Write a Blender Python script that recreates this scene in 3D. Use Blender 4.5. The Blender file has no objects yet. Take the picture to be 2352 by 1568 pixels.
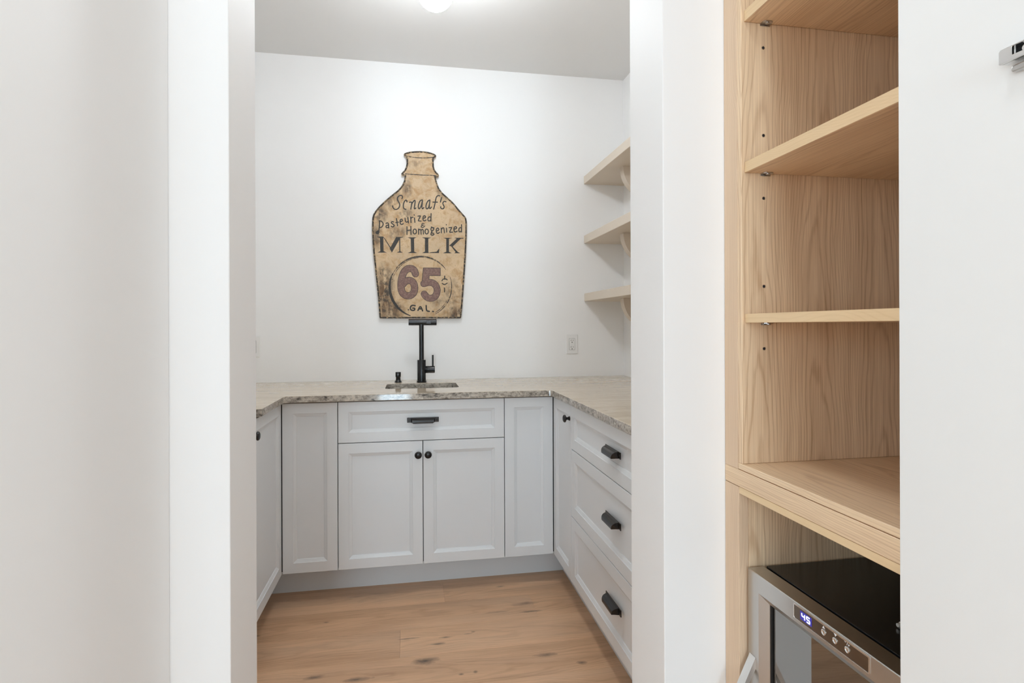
import bpy, bmesh, math, random
from mathutils import Vector, Matrix
random.seed(7)
C = bpy.context.scene
COL = C.collection
PI = math.pi

# ------------------------------------------------------------------ camera, world, lights, exposure
H = 1.2155
ZCEIL = 2.7038
cd = bpy.data.cameras.new('camera')
cam = bpy.data.objects.new('camera', cd)
COL.objects.link(cam)
cd.sensor_fit = 'HORIZONTAL'
cd.sensor_width = 36.0
cd.lens = 1293.13 / 2352 * 36.0
cd.shift_y = -(784 - 749.1) / 2352
cd.clip_start = 0.02
yaw, roll = math.radians(10.1776), math.radians(-0.1958)
F = Vector((math.sin(yaw), math.cos(yaw), 0))
R0 = Vector((math.cos(yaw), -math.sin(yaw), 0))
R = R0 * math.cos(roll) + Vector((0, 0, 1)) * math.sin(roll)
U = R.cross(F)
m = Matrix((R, U, -F)).transposed().to_4x4()
m.translation = Vector((0, 0, H))
cam.matrix_world = m
C.camera = cam

w = bpy.data.worlds.new('sky')
C.world = w
w.use_nodes = True
bg = w.node_tree.nodes['Background']
bg.inputs[0].default_value = (0.80, 0.90, 1.0, 1)
bg.inputs[1].default_value = 1.0

def area(name, loc, rot, sx, sy, energy, col, spread=PI):
    l = bpy.data.lights.new(name, 'AREA')
    l.shape = 'RECTANGLE'
    l.size, l.size_y, l.energy, l.color = sx, sy, energy, col
    l.spread = spread
    o = bpy.data.objects.new(name, l)
    COL.objects.link(o)
    o.location = loc
    o.rotation_euler = rot
    return o
# daylight for an unseen patio door, invented behind the camera
DAY = (0.685, 0.87, 1.0)
area('assumed_patio_daylight', (-0.45, -4.55, 1.66), (PI / 2, 0, 0), 1.0, 1.1, 58, DAY)
area('edge_reflection_lamp', (-0.27, -4.55, 0.62), (PI / 2, 0, 0), 0.5, 1.0, 26, DAY)  # low lamp added for the bright reflection on the counter edge
# added fill lamps at the sides of that room, without windows
area('side_fill_left', (-3.15, -2.2, 1.5), (PI / 2, 0, -PI / 2), 2.6, 1.7, 48, DAY)
area('side_fill_right', (3.15, -2.0, 1.5), (PI / 2, 0, PI / 2), 2.6, 1.7, 46, DAY)
# sun on the patio outside, along the house wall
sl = bpy.data.lights.new('sun', 'SUN')
sl.energy, sl.angle, sl.color = 3.0, 0.01, (1.0, 0.95, 0.88)
so_ = bpy.data.objects.new('sun', sl)
COL.objects.link(so_)
so_.rotation_euler = (0, math.radians(42), 0)
# added fill lamp under the hall ceiling, brightens jambs and cabinet fronts
hl = area('hall_fill', (0.05, 0.30, ZCEIL - 0.03), (0, 0, 0), 0.35, 0.35, 4.0, (0.90, 0.955, 1.0))
hl.data.shape = 'DISK'
GLOBE = 97.0

C.view_settings.view_transform = 'Standard'
C.view_settings.look = 'None'
C.view_settings.gamma = 1.0
C.view_settings.use_curve_mapping = False
C.view_settings.exposure = 0.2
C.cycles.use_denoising = True
C.cycles.max_bounces = 14
C.cycles.diffuse_bounces = 8
C.cycles.sample_clamp_indirect = 8.0

# ------------------------------------------------------------------ node helpers
class NT:
    def __init__(s, name):
        s.m = bpy.data.materials.new(name)
        s.m.use_nodes = True
        s.t = s.m.node_tree
        s.b = s.t.nodes['Principled BSDF']
    def n(s, typ, **kw):
        x = s.t.nodes.new(typ)
        for k, v in kw.items():
            setattr(x, k, v)
        return x
    def put(s, sock, v):
        if v is None:
            return
        if isinstance(v, bpy.types.NodeSocket):
            s.t.links.new(v, sock)
        else:
            sock.default_value = v
    def math(s, op, a, b=None, c=None, clamp=False):
        x = s.n('ShaderNodeMath', operation=op)
        x.use_clamp = clamp
        s.put(x.inputs[0], a)
        s.put(x.inputs[1], b)
        s.put(x.inputs[2], c)
        return x.outputs[0]
    def coords(s):
        x = s.n('ShaderNodeTexCoord')
        sp = s.n('ShaderNodeSeparateXYZ')
        s.t.links.new(x.outputs['Object'], sp.inputs[0])
        return x.outputs['Object'], sp.outputs
    def vec(s, x, y, z):
        c = s.n('ShaderNodeCombineXYZ')
        s.put(c.inputs[0], x); s.put(c.inputs[1], y); s.put(c.inputs[2], z)
        return c.outputs[0]
    def scale(s, v, sx, sy, sz):
        mp = s.n('ShaderNodeMapping')
        s.t.links.new(v, mp.inputs['Vector'])
        mp.inputs['Scale'].default_value = (sx, sy, sz)
        return mp.outputs[0]
    def noise(s, v, scale, detail=3, rough=0.55, dist=0.0):
        x = s.n('ShaderNodeTexNoise')
        s.put(x.inputs['Vector'], v)
        x.inputs['Scale'].default_value = scale
        x.inputs['Detail'].default_value = detail
        x.inputs['Roughness'].default_value = rough
        x.inputs['Distortion'].default_value = dist
        return x.outputs['Fac']
    def ramp(s, f, lo, hi, a=0.0, b=1.0):
        x = s.n('ShaderNodeMapRange')
        x.clamp = True
        s.put(x.inputs['Value'], f)
        x.inputs['From Min'].default_value, x.inputs['From Max'].default_value = lo, hi
        x.inputs['To Min'].default_value, x.inputs['To Max'].default_value = a, b
        return x.outputs[0]
    def mix(s, f, a, b):
        x = s.n('ShaderNodeMix', data_type='RGBA')
        s.put(x.inputs[0], f)
        s.put(x.inputs[6], a if isinstance(a, bpy.types.NodeSocket) else (*a, 1))
        s.put(x.inputs[7], b if isinstance(b, bpy.types.NodeSocket) else (*b, 1))
        return x.outputs[2]
    def bump(s, h, strength, dist=0.002):
        x = s.n('ShaderNodeBump')
        x.inputs['Strength'].default_value = strength
        x.inputs['Distance'].default_value = dist
        s.t.links.new(h, x.inputs['Height'])
        s.t.links.new(x.outputs[0], s.b.inputs['Normal'])
    def set(s, **kw):
        for k, v in kw.items():
            s.put(s.b.inputs[k.replace('_', ' ')], v)

def col(v):
    return (*v, 1)

def paint(name, c, rough=0.5, bump=0.02, bscale=420):
    s = NT(name)
    v, _ = s.coords()
    f = s.noise(v, 3.0, 2)
    s.set(Base_Color=s.mix(f, [x * 0.985 for x in c], c), Roughness=rough)
    if bump:
        s.bump(s.noise(v, bscale, 2), bump, 0.001)
    return s.m

def plain(name, c, rough=0.4, metal=0.0, var=0.06, scale=60, **kw):
    s = NT(name)
    v, _ = s.coords()
    f = s.noise(v, scale, 3)
    s.set(Base_Color=s.mix(f, [x * (1 - var) for x in c], c), Roughness=s.ramp(f, 0.3, 0.7, rough * 0.92, rough * 1.08), Metallic=metal, **kw)
    return s.m

def wood(name, light, dark, grain, leaf=0.13, f1=4.2, arch=420.0, contrast=0.55, rough=0.45):
    s = NT(name)
    v, o = s.coords()
    g = o[grain]
    a = s.math('ADD', o[(grain + 1) % 3], o[(grain + 2) % 3])
    q = s.math('DIVIDE', a, leaf)
    idx = s.math('FLOOR', q)
    loc = s.math('SUBTRACT', s.math('FRACT', q), 0.5)
    wn = s.n('ShaderNodeTexWhiteNoise', noise_dimensions='1D')
    s.put(wn.inputs['W'], idx)
    rnd = wn.outputs['Value']
    gs = s.math('ADD', g, s.math('MULTIPLY', rnd, 7.3))
    locd = s.math('ADD', loc, s.math('MULTIPLY', s.math('SUBTRACT', s.noise(s.vec(s.math('MULTIPLY', gs, 2.2), rnd, 0.0), 1.0, 2), 0.5), 0.5))
    l2 = s.math('MULTIPLY', locd, locd)
    nz = s.noise(s.vec(s.math('MULTIPLY', gs, 1.6), s.math('MULTIPLY', a, 9.0), idx), 1.6, 4, 0.55)
    field = s.math('ADD', s.math('MULTIPLY', gs, f1), s.math('MULTIPLY', l2, arch * leaf * leaf * 4))
    field = s.math('ADD', field, s.math('MULTIPLY', nz, 3.2))
    sn = s.math('SINE', s.math('MULTIPLY', field, 6.2832))
    ring = s.ramp(sn, -0.2, 1.0)
    ring = s.math('MULTIPLY', ring, s.math('MULTIPLY', ring, ring))
    fib = s.noise(s.vec(s.math('MULTIPLY', gs, 5.0), s.math('MULTIPLY', a, 330.0), idx), 1.0, 3, 0.6)
    blotch = s.noise(s.vec(s.math('MULTIPLY', gs, 2.0), s.math('MULTIPLY', a, 22.0), idx), 1.0, 3, 0.5)
    k = s.math('MULTIPLY', ring, 0.40 * contrast)
    k = s.math('ADD', k, s.math('MULTIPLY', s.ramp(fib, 0.35, 0.72), 0.58 * contrast))
    k = s.math('ADD', k, s.math('MULTIPLY', s.ramp(blotch, 0.3, 0.75), 0.45 * contrast))
    k = s.math('ADD', k, s.math('MULTIPLY', s.math('SUBTRACT', rnd, 0.5), 0.22 * contrast), clamp=True)
    s.set(Base_Color=s.mix(k, light, dark), Roughness=rough)
    s.bump(fib, 0.05, 0.0006)
    return s.m

def granite(name):
    s = NT(name)
    v, o = s.coords()
    veins = s.noise(s.scale(v, 1.6, 26, 5), 1.0, 5, 0.62, 0.6)
    fine = s.noise(s.scale(v, 18, 150, 40), 1.0, 3, 0.6)
    spk = s.noise(s.scale(v, 60, 130, 120), 1.0, 2, 0.6)
    fleck = s.noise(s.scale(v, 24, 70, 60), 1.0, 3, 0.65, 1.0)
    gn = s.n('ShaderNodeNewGeometry')
    sp = s.n('ShaderNodeSeparateXYZ')
    s.t.links.new(gn.outputs['True Normal'], sp.inputs[0])
    cut = s.ramp(s.math('ABSOLUTE', sp.outputs[2]), 0.25, 0.6, 1.0, 0.0)
    # polished top: beige with fine linear veins
    c = s.mix(s.ramp(veins, 0.32, 0.70), (0.72, 0.60, 0.455), (0.56, 0.455, 0.34))
    c = s.mix(s.ramp(fine, 0.38, 0.72, 0, 0.6), c, (0.45, 0.365, 0.28))
    c = s.mix(s.ramp(spk, 0.56, 0.74, 0, 0.22), c, (0.80, 0.70, 0.56))
    c = s.mix(s.ramp(fleck, 0.60, 0.68, 0, 0.25), c, (0.10, 0.085, 0.07))
    # sawn edges cut across the layers: grey with crowded dark flecks
    es = s.noise(s.scale(v, 75, 95, 110), 1.0, 3, 0.65)
    eb = s.noise(s.scale(v, 14, 22, 30), 1.0, 3, 0.6)
    e = s.mix(s.ramp(eb, 0.35, 0.65), (0.60, 0.54, 0.46), (0.40, 0.355, 0.30))
    e = s.mix(s.ramp(es, 0.44, 0.60, 0, 0.75), e, (0.20, 0.175, 0.15))
    e = s.mix(s.math('MULTIPLY', s.ramp(fleck, 0.50, 0.60), s.ramp(eb, 0.45, 0.62, 0, 0.95)), e, (0.045, 0.040, 0.036))
    c = s.mix(cut, c, e)
    s.set(Base_Color=c, Roughness=0.06)
    s.b.inputs['Specular IOR Level'].default_value = 0.5
    return s.m

ROW0, ROWW = 2.4985, 0.195
def oak(name):
    s = NT(name)
    v, o = s.coords()
    oi = s.n('ShaderNodeObjectInfo')
    rnd = oi.outputs['Random']
    g = s.math('ADD', o[0], s.math('MULTIPLY', rnd, 31.0))
    a = o[1]
    loc = s.math('SUBTRACT', s.math('FRACT', s.math('DIVIDE', s.math('SUBTRACT', a, ROW0), ROWW)), 0.5)
    drift = s.noise(s.vec(s.math('MULTIPLY', g, 1.1), rnd, 0.0), 1.0, 2)
    locd = s.math('ADD', loc, s.math('MULTIPLY', s.math('SUBTRACT', drift, 0.5), 0.9))
    nz = s.noise(s.vec(s.math('MULTIPLY', g, 2.0), s.math('MULTIPLY', a, 9.0), rnd), 1.5, 4, 0.55)
    # knots: fixed places (x, y, half length, half width, strength)
    knots = [(0.049, 2.072, 0.045, 0.020, 1.0), (0.487, 2.028, 0.038, 0.013, 0.9), (0.603, 1.959, 0.018, 0.011, 0.9),
             (-0.334, 2.044, 0.030, 0.012, 0.75), (-0.19, 2.006, 0.045, 0.012, 0.85), (-0.349, 2.416, 0.014, 0.006, 0.8),
             (-0.02, 2.232, 0.040, 0.005, 0.7), (0.10, 2.175, 0.030, 0.008, 0.85), (0.13, 2.215, 0.022, 0.007, 0.7),
             (0.49, 2.42, 0.050, 0.016, 0.65), (0.50, 2.35, 0.050, 0.008, 0.75), (0.36, 2.37, 0.05, 0.008, 0.4), (0.41, 2.60, 0.02, 0.006, 0.7),
             (0.17, 1.97, 0.010, 0.006, 0.8), (0.22, 2.225, 0.018, 0.004, 0.5), (0.24, 2.235, 0.008, 0.005, 0.6), (0.22, 1.975, 0.008, 0.008, 0.7),
             (-0.6, 2.36, 0.014, 0.006, 0.6), (-0.25, 2.62, 0.05, 0.004, 0.4)]
    kn = None
    wob = s.math('MULTIPLY', s.math('SUBTRACT', s.noise(v, 26, 3), 0.5), 1.3)
    for (kx, ky, hx, hy, st) in knots:
        dx = s.math('DIVIDE', s.math('SUBTRACT', o[0], kx), hx)
        dy = s.math('DIVIDE', s.math('SUBTRACT', o[1], ky), hy)
        d = s.math('SQRT', s.math('ADD', s.math('MULTIPLY', dx, dx), s.math('MULTIPLY', dy, dy)))
        d = s.math('ADD', d, wob)
        f = s.ramp(d, 0.15, 1.25, st, 0.0)
        kn = f if kn is None else s.math('MAXIMUM', kn, f)
    field = s.math('ADD', s.math('MULTIPLY', g, 3.6), s.math('MULTIPLY', s.math('MULTIPLY', locd, locd), 24.0))
    field = s.math('ADD', field, s.math('MULTIPLY', nz, 4.0))
    field = s.math('ADD', field, s.math('MULTIPLY', kn, 1.5))
    ring = s.ramp(s.math('SINE', s.math('MULTIPLY', field, 6.2832)), -0.3, 1.0)
    ring = s.math('MULTIPLY', ring, ring)
    fib = s.noise(s.vec(s.math('MULTIPLY', g, 7.0), s.math('MULTIPLY', a, 330.0), rnd), 1.0, 3, 0.6)
    blotch = s.noise(s.vec(s.math('MULTIPLY', g, 1.5), s.math('MULTIPLY', a, 11.0), rnd), 1.0, 4, 0.55)
    k = s.math('MULTIPLY', ring, 0.17)
    k = s.math('ADD', k, s.math('MULTIPLY', s.ramp(fib, 0.35, 0.72), 0.24))
    k = s.math('ADD', k, s.math('MULTIPLY', s.ramp(blotch, 0.32, 0.72), 0.50))
    k = s.math('ADD', k, s.math('MULTIPLY', s.math('SUBTRACT', rnd, 0.5), 0.32), clamp=True)
    c = s.mix(k, (0.82, 0.515, 0.31), (0.40, 0.22, 0.12))
    grey = s.noise(s.vec(s.math('MULTIPLY', g, 1.2), s.math('MULTIPLY', a, 6.0), rnd), 1.0, 3)
    c = s.mix(s.ramp(grey, 0.45, 0.7, 0, 0.35), c, (0.38, 0.27, 0.20))
    c = s.mix(s.math('MULTIPLY', kn, 0.95), c, (0.075, 0.055, 0.042))
    s.set(Base_Color=c, Roughness=0.42)
    s.bump(fib, 0.06, 0.0006)
    return s.m

def worn(name, base, under, lo, hi, scale=110, rough=0.6):
    s = NT(name)
    v, o = s.coords()
    f = s.noise(v, scale, 4, 0.65)
    s.set(Base_Color=s.mix(s.ramp(f, lo, hi), base, under), Roughness=rough)
    return s.m

def rust_plate(name):
    s = NT(name)
    v, o = s.coords()
    big = s.noise(v, 6.0, 5, 0.6)
    mid = s.noise(v, 22.0, 5, 0.68, 0.6)
    fine = s.noise(v, 160.0, 4, 0.7)
    vert = s.noise(s.scale(v, 34, 34, 9), 1.0, 4, 0.65)
    c = s.mix(s.ramp(big, 0.35, 0.7), (0.66, 0.475, 0.285), (0.52, 0.385, 0.245))
    c = s.mix(s.ramp(mid, 0.47, 0.66, 0, 0.75), c, (0.42, 0.235, 0.09))
    # stained patches: (x, z, half w, half h, strength)
    blobs = [(-0.145, 1.40, 0.055, 0.17, 1.0), (-0.16, 1.50, 0.03, 0.07, 0.9), (-0.10, 1.31, 0.07, 0.05, 0.9), (0.255, 1.29, 0.07, 0.045, 1.0),
             (0.24, 1.40, 0.05, 0.08, 0.55), (-0.10, 1.93, 0.06, 0.06, 0.6), (-0.175, 1.85, 0.05, 0.06, 0.75), (-0.03, 1.85, 0.05, 0.03, 0.6),
             (-0.02, 1.99, 0.03, 0.05, 0.8), (-0.06, 1.74, 0.08, 0.04, 0.5), (0.19, 1.98, 0.05, 0.05, 0.6), (-0.185, 1.72, 0.03, 0.08, 0.6),
             (0.16, 1.36, 0.05, 0.05, 0.45), (0.03, 2.13, 0.05, 0.03, 0.3)]
    bl = None
    for (bx, bz, hx, hz, st) in blobs:
        dx = s.math('DIVIDE', s.math('SUBTRACT', o[0], bx - 0.053), hx)
        dz = s.math('DIVIDE', s.math('SUBTRACT', o[2], bz - 1.2629), hz)
        d = s.math('ADD', s.math('MULTIPLY', dx, dx), s.math('MULTIPLY', dz, dz))
        f = s.ramp(d, 0.0, 1.3, st, 0.0)
        bl = f if bl is None else s.math('MAXIMUM', bl, f)
    k = s.math('MULTIPLY', bl, s.ramp(vert, 0.40, 0.56))
    c = s.mix(s.math('MULTIPLY', k, 0.95), c, (0.125, 0.062, 0.024))
    k2 = s.math('MULTIPLY', bl, s.ramp(s.noise(v, 36, 4, 0.7), 0.47, 0.60))
    c = s.mix(s.math('MULTIPLY', k2, 0.9), c, (0.035, 0.03, 0.025))
    c = s.mix(s.ramp(fine, 0.60, 0.70, 0, 0.7), c, (0.12, 0.08, 0.05))
    s.set(Base_Color=c, Roughness=0.6)
    s.bump(mid, 0.25, 0.003)
    return s.m

M = {}
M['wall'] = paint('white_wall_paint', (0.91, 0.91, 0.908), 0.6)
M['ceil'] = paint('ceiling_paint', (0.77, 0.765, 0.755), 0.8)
M['door'] = paint('white_door_paint', (0.84, 0.84, 0.83), 0.35, 0.0)
M['cab'] = paint('light_grey_cabinet_paint', (0.75, 0.77, 0.785), 0.33, 0.0)
M['shelfpaint'] = paint('beige_shelf_paint', (0.67, 0.58, 0.475), 0.4, 0.0)
M['granite'] = granite('beige_granite')
M['oak'] = oak('oak_plank')
WL, WD = (0.91, 0.70, 0.475), (0.55, 0.355, 0.21)
M['woodz'] = wood('maple_vertical_grain', WL, WD, 2, contrast=0.9)
M['woody'] = wood('maple_lengthwise_grain', WL, WD, 1, leaf=0.16, f1=5.0, contrast=0.75)
M['band'] = wood('maple_edge_band', (0.82, 0.61, 0.37), (0.66, 0.46, 0.25), 1, leaf=0.4, arch=200, f1=3.0, contrast=0.5)
M['bandz'] = wood('maple_stile_face', (0.76, 0.57, 0.40), (0.55, 0.37, 0.235), 2, leaf=0.3, arch=300, contrast=0.55)
M['black'] = plain('matte_black_metal', (0.008, 0.008, 0.009), 0.24, 0.1)
M['bronze'] = plain('dark_bronze_metal', (0.012, 0.010, 0.0095), 0.24, 0.15)
M['gap'] = plain('dark_gap', (0.02, 0.02, 0.022), 0.8)
M['steel'] = plain('brushed_stainless', (0.56, 0.55, 0.535), 0.30, 1.0, var=0.015, scale=900)
M['chrome'] = plain('polished_chrome', (0.78, 0.78, 0.78), 0.12, 1.0, var=0.005, scale=900)
M['blackglossy'] = plain('black_enamel', (0.010, 0.010, 0.011), 0.22, 0.0, scale=300)
M['plastic'] = plain('white_plastic', (0.85, 0.845, 0.835), 0.3, var=0.01)
M['inside'] = paint('painted_gap_shade', (0.025, 0.027, 0.03), 0.7, 0.0)  # near-black colour paints the shade in gaps between fronts and under the counter
M['plate'] = rust_plate('rusty_tan_plate')
M['ink'] = worn('worn_black_lettering', (0.030, 0.026, 0.022), (0.16, 0.115, 0.07), 0.58, 0.70, 180)
M['rim'] = worn('worn_dark_rim', (0.035, 0.027, 0.020), (0.36, 0.25, 0.14), 0.50, 0.60, 75)
M['ring'] = worn('worn_dark_ring', (0.045, 0.035, 0.026), (0.40, 0.28, 0.155), 0.48, 0.60, 60)
M['maroon'] = worn('faded_maroon_paint', (0.175, 0.095, 0.080), (0.29, 0.18, 0.14), 0.42, 0.68, 120)
M['ground'] = plain('patio_concrete', (0.55, 0.53, 0.50), 0.8)

def emis(name, c, st, base=(0.9, 0.9, 0.9)):
    s = NT(name)
    v, _ = s.coords()
    s.set(Base_Color=col(base), Roughness=0.3)
    s.put(s.b.inputs['Emission Color'], s.mix(s.noise(v, 5), c, c))
    s.b.inputs['Emission Strength'].default_value = st
    return s.m
M['globe'] = emis('lit_globe_glass', (0.885, 0.95, 1.0), GLOBE)
M['led'] = emis('blue_white_display', (0.75, 0.80, 1.0), 1.5, (0.1, 0.1, 0.1))
M['ledglow'] = emis('blue_display_back', (0.06, 0.05, 0.70), 0.45, (0.01, 0.01, 0.03))

def glass(name, tint=(1, 1, 1)):
    s = NT(name)
    t = s.n('ShaderNodeBsdfTransparent')
    g = s.n('ShaderNodeBsdfGlossy')
    g.inputs['Roughness'].default_value = 0.01
    t.inputs[0].default_value = col(tint)
    fr = s.n('ShaderNodeFresnel')
    fr.inputs[0].default_value = 1.5
    mx = s.n('ShaderNodeMixShader')
    s.t.links.new(fr.outputs[0], mx.inputs[0])
    s.t.links.new(t.outputs[0], mx.inputs[1])
    s.t.links.new(g.outputs[0], mx.inputs[2])
    s.t.links.new(mx.outputs[0], s.t.nodes['Material Output'].inputs[0])
    return s.m
M['glass'] = glass('clear_glass')

def mirror_glass(name):
    s = NT(name)
    t = s.n('ShaderNodeBsdfTransparent')
    t.inputs[0].default_value = (0.10, 0.10, 0.10, 1)
    g = s.n('ShaderNodeBsdfGlossy')
    g.inputs['Roughness'].default_value = 0.015
    g.inputs[0].default_value = (0.50, 0.49, 0.48, 1)
    lw = s.n('ShaderNodeLayerWeight')
    lw.inputs[0].default_value = 0.35
    mx = s.n('ShaderNodeMixShader')
    s.put(mx.inputs[0], s.ramp(lw.outputs['Fresnel'], 0.0, 1.0, 0.55, 1.0))
    s.t.links.new(t.outputs[0], mx.inputs[1])
    s.t.links.new(g.outputs[0], mx.inputs[2])
    s.t.links.new(mx.outputs[0], s.t.nodes['Material Output'].inputs[0])
    return s.m
M['darkglass'] = mirror_glass('tinted_mirror_glass')

# ------------------------------------------------------------------ geometry helpers
def thing(name, label, cat, loc, group=None):
    o = bpy.data.objects.new(name, None)
    COL.objects.link(o)
    o.location = loc
    o.empty_display_size = 0.05
    o['label'], o['category'] = label, cat
    if group:
        o['group'] = group
    return o

def wloc(o):
    v = Vector((0, 0, 0))
    while o is not None:
        v += o.location
        o = o.parent
    return v

def link(name, me, mat, parent=None, smooth=None, label=None):
    o = bpy.data.objects.new(name, me)
    COL.objects.link(o)
    if mat is not None and not me.materials:
        me.materials.append(mat)
    if parent is not None:
        off = wloc(parent)
        me.transform(Matrix.Translation(-off))
        o.parent = parent
    if smooth:
        for p in me.polygons:
            p.use_smooth = True
        me.set_sharp_from_angle(angle=smooth)
    if label:
        o['label'] = label
    return o

def obj(name, bm, mat, parent=None, smooth=None, label=None):
    bmesh.ops.recalc_face_normals(bm, faces=bm.faces)
    me = bpy.data.meshes.new(name)
    bm.to_mesh(me)
    bm.free()
    return link(name, me, mat, parent, smooth, label)

def tag(o, label, cat, group=None):
    o['label'], o['category'] = label, cat
    if group:
        o['group'] = group
    return o

def structure(o, label=None):
    o['kind'] = 'structure'
    if label:
        o['label'] = label
    return o

def add_box(bm, a, b, bev=0.0, seg=1):
    x0, y0, z0 = [min(p, q) for p, q in zip(a, b)]
    x1, y1, z1 = [max(p, q) for p, q in zip(a, b)]
    vs = [bm.verts.new(p) for p in ((x0, y0, z0), (x1, y0, z0), (x1, y1, z0), (x0, y1, z0), (x0, y0, z1), (x1, y0, z1), (x1, y1, z1), (x0, y1, z1))]
    fs = [bm.faces.new([vs[i] for i in q]) for q in ((3, 2, 1, 0), (4, 5, 6, 7), (0, 1, 5, 4), (1, 2, 6, 5), (2, 3, 7, 6), (3, 0, 4, 7))]
    if bev > 0:
        es = list({e for f in fs for e in f.edges})
        bmesh.ops.bevel(bm, geom=es, offset=bev, segments=seg, affect='EDGES', profile=0.5)
    return bm

def box(a, b, bev=0.0, seg=1):
    return add_box(bmesh.new(), a, b, bev, seg)

def add_lathe(bm, prof, origin, axis='Z', n=28):
    """prof: list of (radius, height along axis)"""
    O = Vector(origin)
    ax = {'X': (Vector((0, 1, 0)), Vector((0, 0, 1)), Vector((1, 0, 0))), 'Y': (Vector((0, 0, 1)), Vector((1, 0, 0)), Vector((0, 1, 0))),
          'Z': (Vector((1, 0, 0)), Vector((0, 1, 0)), Vector((0, 0, 1)))}[axis]
    rings = []
    for r, h in prof:
        if r < 1e-6:
            rings.append([bm.verts.new(O + ax[2] * h)])
        else:
            rings.append([bm.verts.new(O + ax[2] * h + (ax[0] * math.cos(2 * PI * i / n) + ax[1] * math.sin(2 * PI * i / n)) * r) for i in range(n)])
    for A, B in zip(rings, rings[1:]):
        for i in range(n):
            j = (i + 1) % n
            if len(A) == 1 and len(B) == 1:
                continue
            if len(A) == 1:
                bm.faces.new((A[0], B[i], B[j]))
            elif len(B) == 1:
                bm.faces.new((A[i], B[0], A[j]))
            else:
                bm.faces.new((A[i], B[i], B[j], A[j]))
    return bm

def lathe(prof, origin, axis='Z', n=28):
    return add_lathe(bmesh.new(), prof, origin, axis, n)

def add_prism(bm, pts, ext):
    """pts: 3D polygon points; ext: extrusion vector"""
    e = Vector(ext)
    A = [bm.verts.new(Vector(p)) for p in pts]
    B = [bm.verts.new(Vector(p) + e) for p in pts]
    bm.faces.new(A)
    bm.faces.new(B[::-1])
    n = len(A)
    for i in range(n):
        j = (i + 1) % n
        bm.faces.new((A[i], A[j], B[j], B[i]))
    return bm

def prism(pts, ext):
    return add_prism(bmesh.new(), pts, ext)

def curve_solid(loops, thick, bev, basis):
    """filled 2D outline with holes, given thickness and eased edges. basis: 4x4 matrix from (u, v, d) to the world; d runs -thick/2..thick/2"""
    cu = bpy.data.curves.new('outline', 'CURVE')
    cu.dimensions = '2D'
    cu.fill_mode = 'BOTH'
    cu.extrude = thick / 2 - bev
    cu.bevel_depth = bev
    cu.bevel_resolution = 1
    cu.offset = -bev
    for lp in loops:
        sp = cu.splines.new('POLY')
        sp.points.add(len(lp) - 1)
        for p, (u, v) in zip(sp.points, lp):
            p.co = (u, v, 0, 1)
        sp.use_cyclic_u = True
    o = bpy.data.objects.new('outline', cu)
    me = bpy.data.meshes.new_from_object(o)
    bpy.data.objects.remove(o)
    bpy.data.curves.remove(cu)
    me.transform(basis)
    bm = bmesh.new()
    bm.from_mesh(me)
    bpy.data.meshes.remove(me)
    bmesh.ops.remove_doubles(bm, verts=bm.verts, dist=1e-6)
    for f in bm.faces:
        f.smooth = False
    return bm

XZ = lambda y: Matrix(((1, 0, 0, 0), (0, 0, -1, y), (0, 1, 0, 0), (0, 0, 0, 1)))      # (u, v, d) -> (u, y - d, v)
XY = lambda z: Matrix(((1, 0, 0, 0), (0, 1, 0, 0), (0, 0, 1, z), (0, 0, 0, 1)))       # (u, v, d) -> (u, v, z + d)
YZ = lambda x: Matrix(((0, 0, -1, x), (1, 0, 0, 0), (0, 1, 0, 0), (0, 0, 0, 1)))      # (u, v, d) -> (x - d, u, v)

def arc(cx, cy, r, a0, a1, n):
    return [(cx + r * math.cos(math.radians(a0 + (a1 - a0) * i / n)), cy + r * math.sin(math.radians(a0 + (a1 - a0) * i / n))) for i in range(n + 1)]

def round_rect(x0, y0, x1, y1, r, n=5):
    return arc(x1 - r, y1 - r, r, 0, 90, n) + arc(x0 + r, y1 - r, r, 90, 180, n) + arc(x0 + r, y0 + r, r, 180, 270, n) + arc(x1 - r, y0 + r, r, 270, 360, n)

# ------------------------------------------------------------------ room measures (metres, camera stands at x = 0, y = 0)
YB = 3.2432            # pantry back wall
XR, XL = 1.2726, -1.20  # pantry side walls
ZC = 2.7038            # ceiling
D0, D1 = 1.02, 1.185   # the dividing wall
JL, JR = -0.3014, 0.4805
WL_, WR_ = -0.3953, 0.6088
HE, HEL = 0.0, 0.40      # where the short hall opens into the room behind the camera
YD = 2.599             # back run, door faces
XDR, XDL = 0.6649, -0.5588
CT = 0.915

# ------------------------------------------------------------------ shell
structure(obj('wall_back', box((XL - 0.12, YB, 0), (XR + 0.12, YB + 0.12, ZC)), M['wall']), 'white painted pantry wall behind the sink')
structure(obj('wall_right', box((XR, D1, 0), (XR + 0.12, YB, ZC)), M['wall']), 'white pantry side wall behind the open shelves')
structure(obj('wall_left', box((XL - 0.12, D1, 0), (XL, YB, ZC)), M['wall']), 'white pantry side wall on the left')
outl = [(XL - 0.12, 0.0), (JL, 0.0), (JL, 2.46), (JR, 2.46), (JR, 0.0), (XR + 0.12, 0.0), (XR + 0.12, ZC), (XL - 0.12, ZC)]
structure(obj('wall_front', curve_solid([outl], D1 - D0, 0.0018, XZ((D0 + D1) / 2)), M['wall']), 'white dividing wall with the cased opening into the pantry')
structure(obj('wall_hall_left', box((WL_ - 0.12, HEL, 0), (WL_, D0 - 0.0012, ZC)), M['wall']), 'plain white hall wall on the left')
structure(obj('wall_hall_right', box((WR_, HE, 0), (WR_ + 0.12, 0.522, ZC)), M['wall']), 'plain white hall wall on the right behind the open door')
structure(obj('ceiling', box((-3.3, -4.5, ZC), (3.3, YB + 0.12, ZC + 0.1)), M['ceil']), 'flat white ceiling')
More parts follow.
